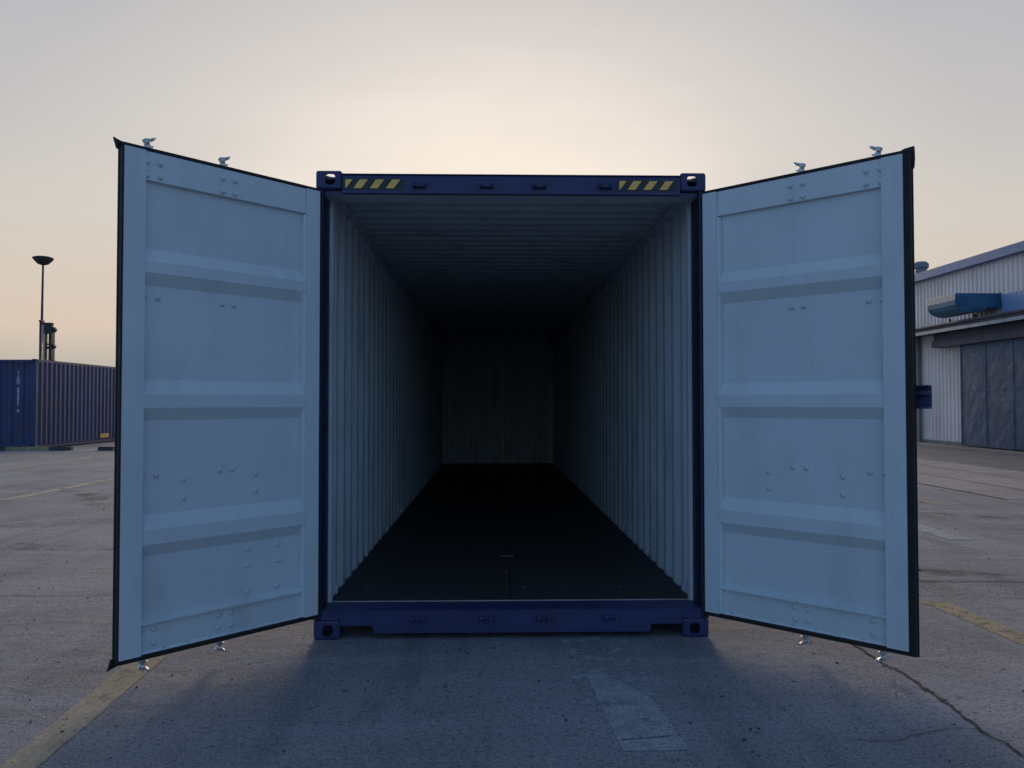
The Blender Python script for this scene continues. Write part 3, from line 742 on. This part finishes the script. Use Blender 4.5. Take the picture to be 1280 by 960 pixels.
# ------------------------------------------------------------------ sky, sun
SUN_EL, SUN_AZ = R(13), R(0)      # sun low behind the container, towards +y
w = bpy.data.worlds.new('World'); scene.world = w; w.use_nodes = True
nt = w.node_tree; nt.nodes.clear()
out = N(nt, 'ShaderNodeOutputWorld')
sky = N(nt, 'ShaderNodeTexSky'); sky.sky_type = 'NISHITA'; sky.sun_disc = False
sky.sun_elevation = SUN_EL; sky.sun_rotation = SUN_AZ; sky.air_density = 1.3; sky.dust_density = 1.0; sky.ozone_density = 2.5
SKYB = .1
tc = N(nt, 'ShaderNodeTexCoord')
dirn = N(nt, 'ShaderNodeVectorMath'); dirn.operation = 'NORMALIZE'; nt.links.new(tc.outputs['Generated'], dirn.inputs[0])
sep = N(nt, 'ShaderNodeSeparateXYZ'); nt.links.new(dirn.outputs[0], sep.inputs[0])
sq = N(nt, 'ShaderNodeVectorMath'); sq.operation = 'MULTIPLY'; nt.links.new(dirn.outputs[0], sq.inputs[0]); sq.inputs[1].default_value = (.6, 1, 1)
sqn = N(nt, 'ShaderNodeVectorMath'); sqn.operation = 'NORMALIZE'; nt.links.new(sq.outputs[0], sqn.inputs[0])
dot = N(nt, 'ShaderNodeVectorMath'); dot.operation = 'DOT_PRODUCT'; nt.links.new(sqn.outputs[0], dot.inputs[0])
dot.inputs[1].default_value = (0, math.cos(R(12)), math.sin(R(12)))
ang = mth(nt, 'MULTIPLY', mth(nt, 'ARCCOSINE', dot.outputs['Value']), 1 / math.pi)   # 0..1 over 180 degrees
glow = ramp(nt, [(0, (1.05, .95, .82)), (5 / 180, (.98, .86, .735)), (9 / 180, (.89, .81, .73)), (13 / 180, (.725, .67, .63)), (16 / 180, (.63, .60, .58)), (21 / 180, (.51, .505, .525)), (35 / 180, (.40, .42, .48)), (60 / 180, (.27, .36, .50)), (1, (.11, .25, .52))], ang)
# peach band near the horizon
el = mth(nt, 'MAXIMUM', sep.outputs['Z'], 0)
band = ramp(nt, [(0, 1), (.12, .95), (.21, .8), (.30, .35), (.42, 0)], el)
side = ramp(nt, [(0, 0), (6 / 180, .1), (15 / 180, 1), (35 / 180, .9), (80 / 180, 0)], ang)
bf = mth(nt, 'MULTIPLY', band.outputs[0], side.outputs[0])
hz = ramp(nt, [(0, (.44, .405, .36)), (.045, (.53, .485, .41)), (.085, (.72, .575, .46)), (.21, (.69, .635, .555)), (.4, (.66, .62, .58))], el).outputs[0]
col = mixc(nt, bf, glow.outputs[0], hz)
# thin streaks of cloud
cn_ = noise(nt, dirn.outputs[0], 3.2, 6, .55, mapscale=(1, 1, 9))
col = mixc(nt, mth(nt, 'MULTIPLY', ramp(nt, [(.42, 0), (.66, 1)], cn_).outputs[0], .11), col, (.60, .55, .51))
tint = N(nt, 'ShaderNodeVectorMath'); tint.operation = 'MULTIPLY'; nt.links.new(sky.outputs[0], tint.inputs[0]); tint.inputs[1].default_value = (1.2, 1.5, 2.1)
bg1 = N(nt, 'ShaderNodeBackground'); nt.links.new(tint.outputs[0], bg1.inputs[0]); bg1.inputs[1].default_value = SKYB
bg2 = N(nt, 'ShaderNodeBackground'); nt.links.new(col, bg2.inputs[0]); bg2.inputs[1].default_value = 1.0
fac = ramp(nt, [(0, 1), (40 / 180, 1), (90 / 180, .4), (1, .3)], ang)
mx = N(nt, 'ShaderNodeMixShader'); nt.links.new(fac.outputs[0], mx.inputs[0]); nt.links.new(bg1.outputs[0], mx.inputs[1]); nt.links.new(bg2.outputs[0], mx.inputs[2])
nt.links.new(mx.outputs[0], out.inputs[0])

sl_ = bpy.data.lights.new('sun', 'SUN'); sl_.energy = 2.5; sl_.angle = R(20); sl_.color = (1, .80, .58)
so = bpy.data.objects.new('sun', sl_); COL.objects.link(so)
so.rotation_euler = (R(90) - SUN_EL, 0, R(180)); so.location = (0, 30, 20)
# light travels along local -Z: towards -y and down

# ------------------------------------------------------------------ camera
F = 995.37; yaw, pit, rol = .02435331, .02498861, -.00059176
f = Vector((math.sin(yaw) * math.cos(pit), math.cos(yaw) * math.cos(pit), math.sin(pit)))
r = Vector((math.cos(yaw), -math.sin(yaw), 0)); u = r.cross(f)
r2 = r * math.cos(rol) + u * math.sin(rol); u2 = -r * math.sin(rol) + u * math.cos(rol)
cam = bpy.data.cameras.new('camera'); co = bpy.data.objects.new('camera', cam); COL.objects.link(co)
mat = Matrix((r2, u2, -f)).transposed().to_4x4(); mat.translation = Vector((-.12118, -4.93460, 1.44461)); co.matrix_world = mat
cam.sensor_width = 36; cam.lens = F / 1280 * 36; cam.clip_end = 6000; cam.clip_start = .05
scene.camera = co
scene.render.resolution_x = 1024; scene.render.resolution_y = 768
vs = scene.view_settings; vs.view_transform = 'Standard'; vs.look = 'None'; vs.exposure = 0; vs.gamma = 1; vs.use_curve_mapping = False
scene.render.engine = 'CYCLES'
scene.cycles.max_bounces = 8; scene.cycles.diffuse_bounces = 6
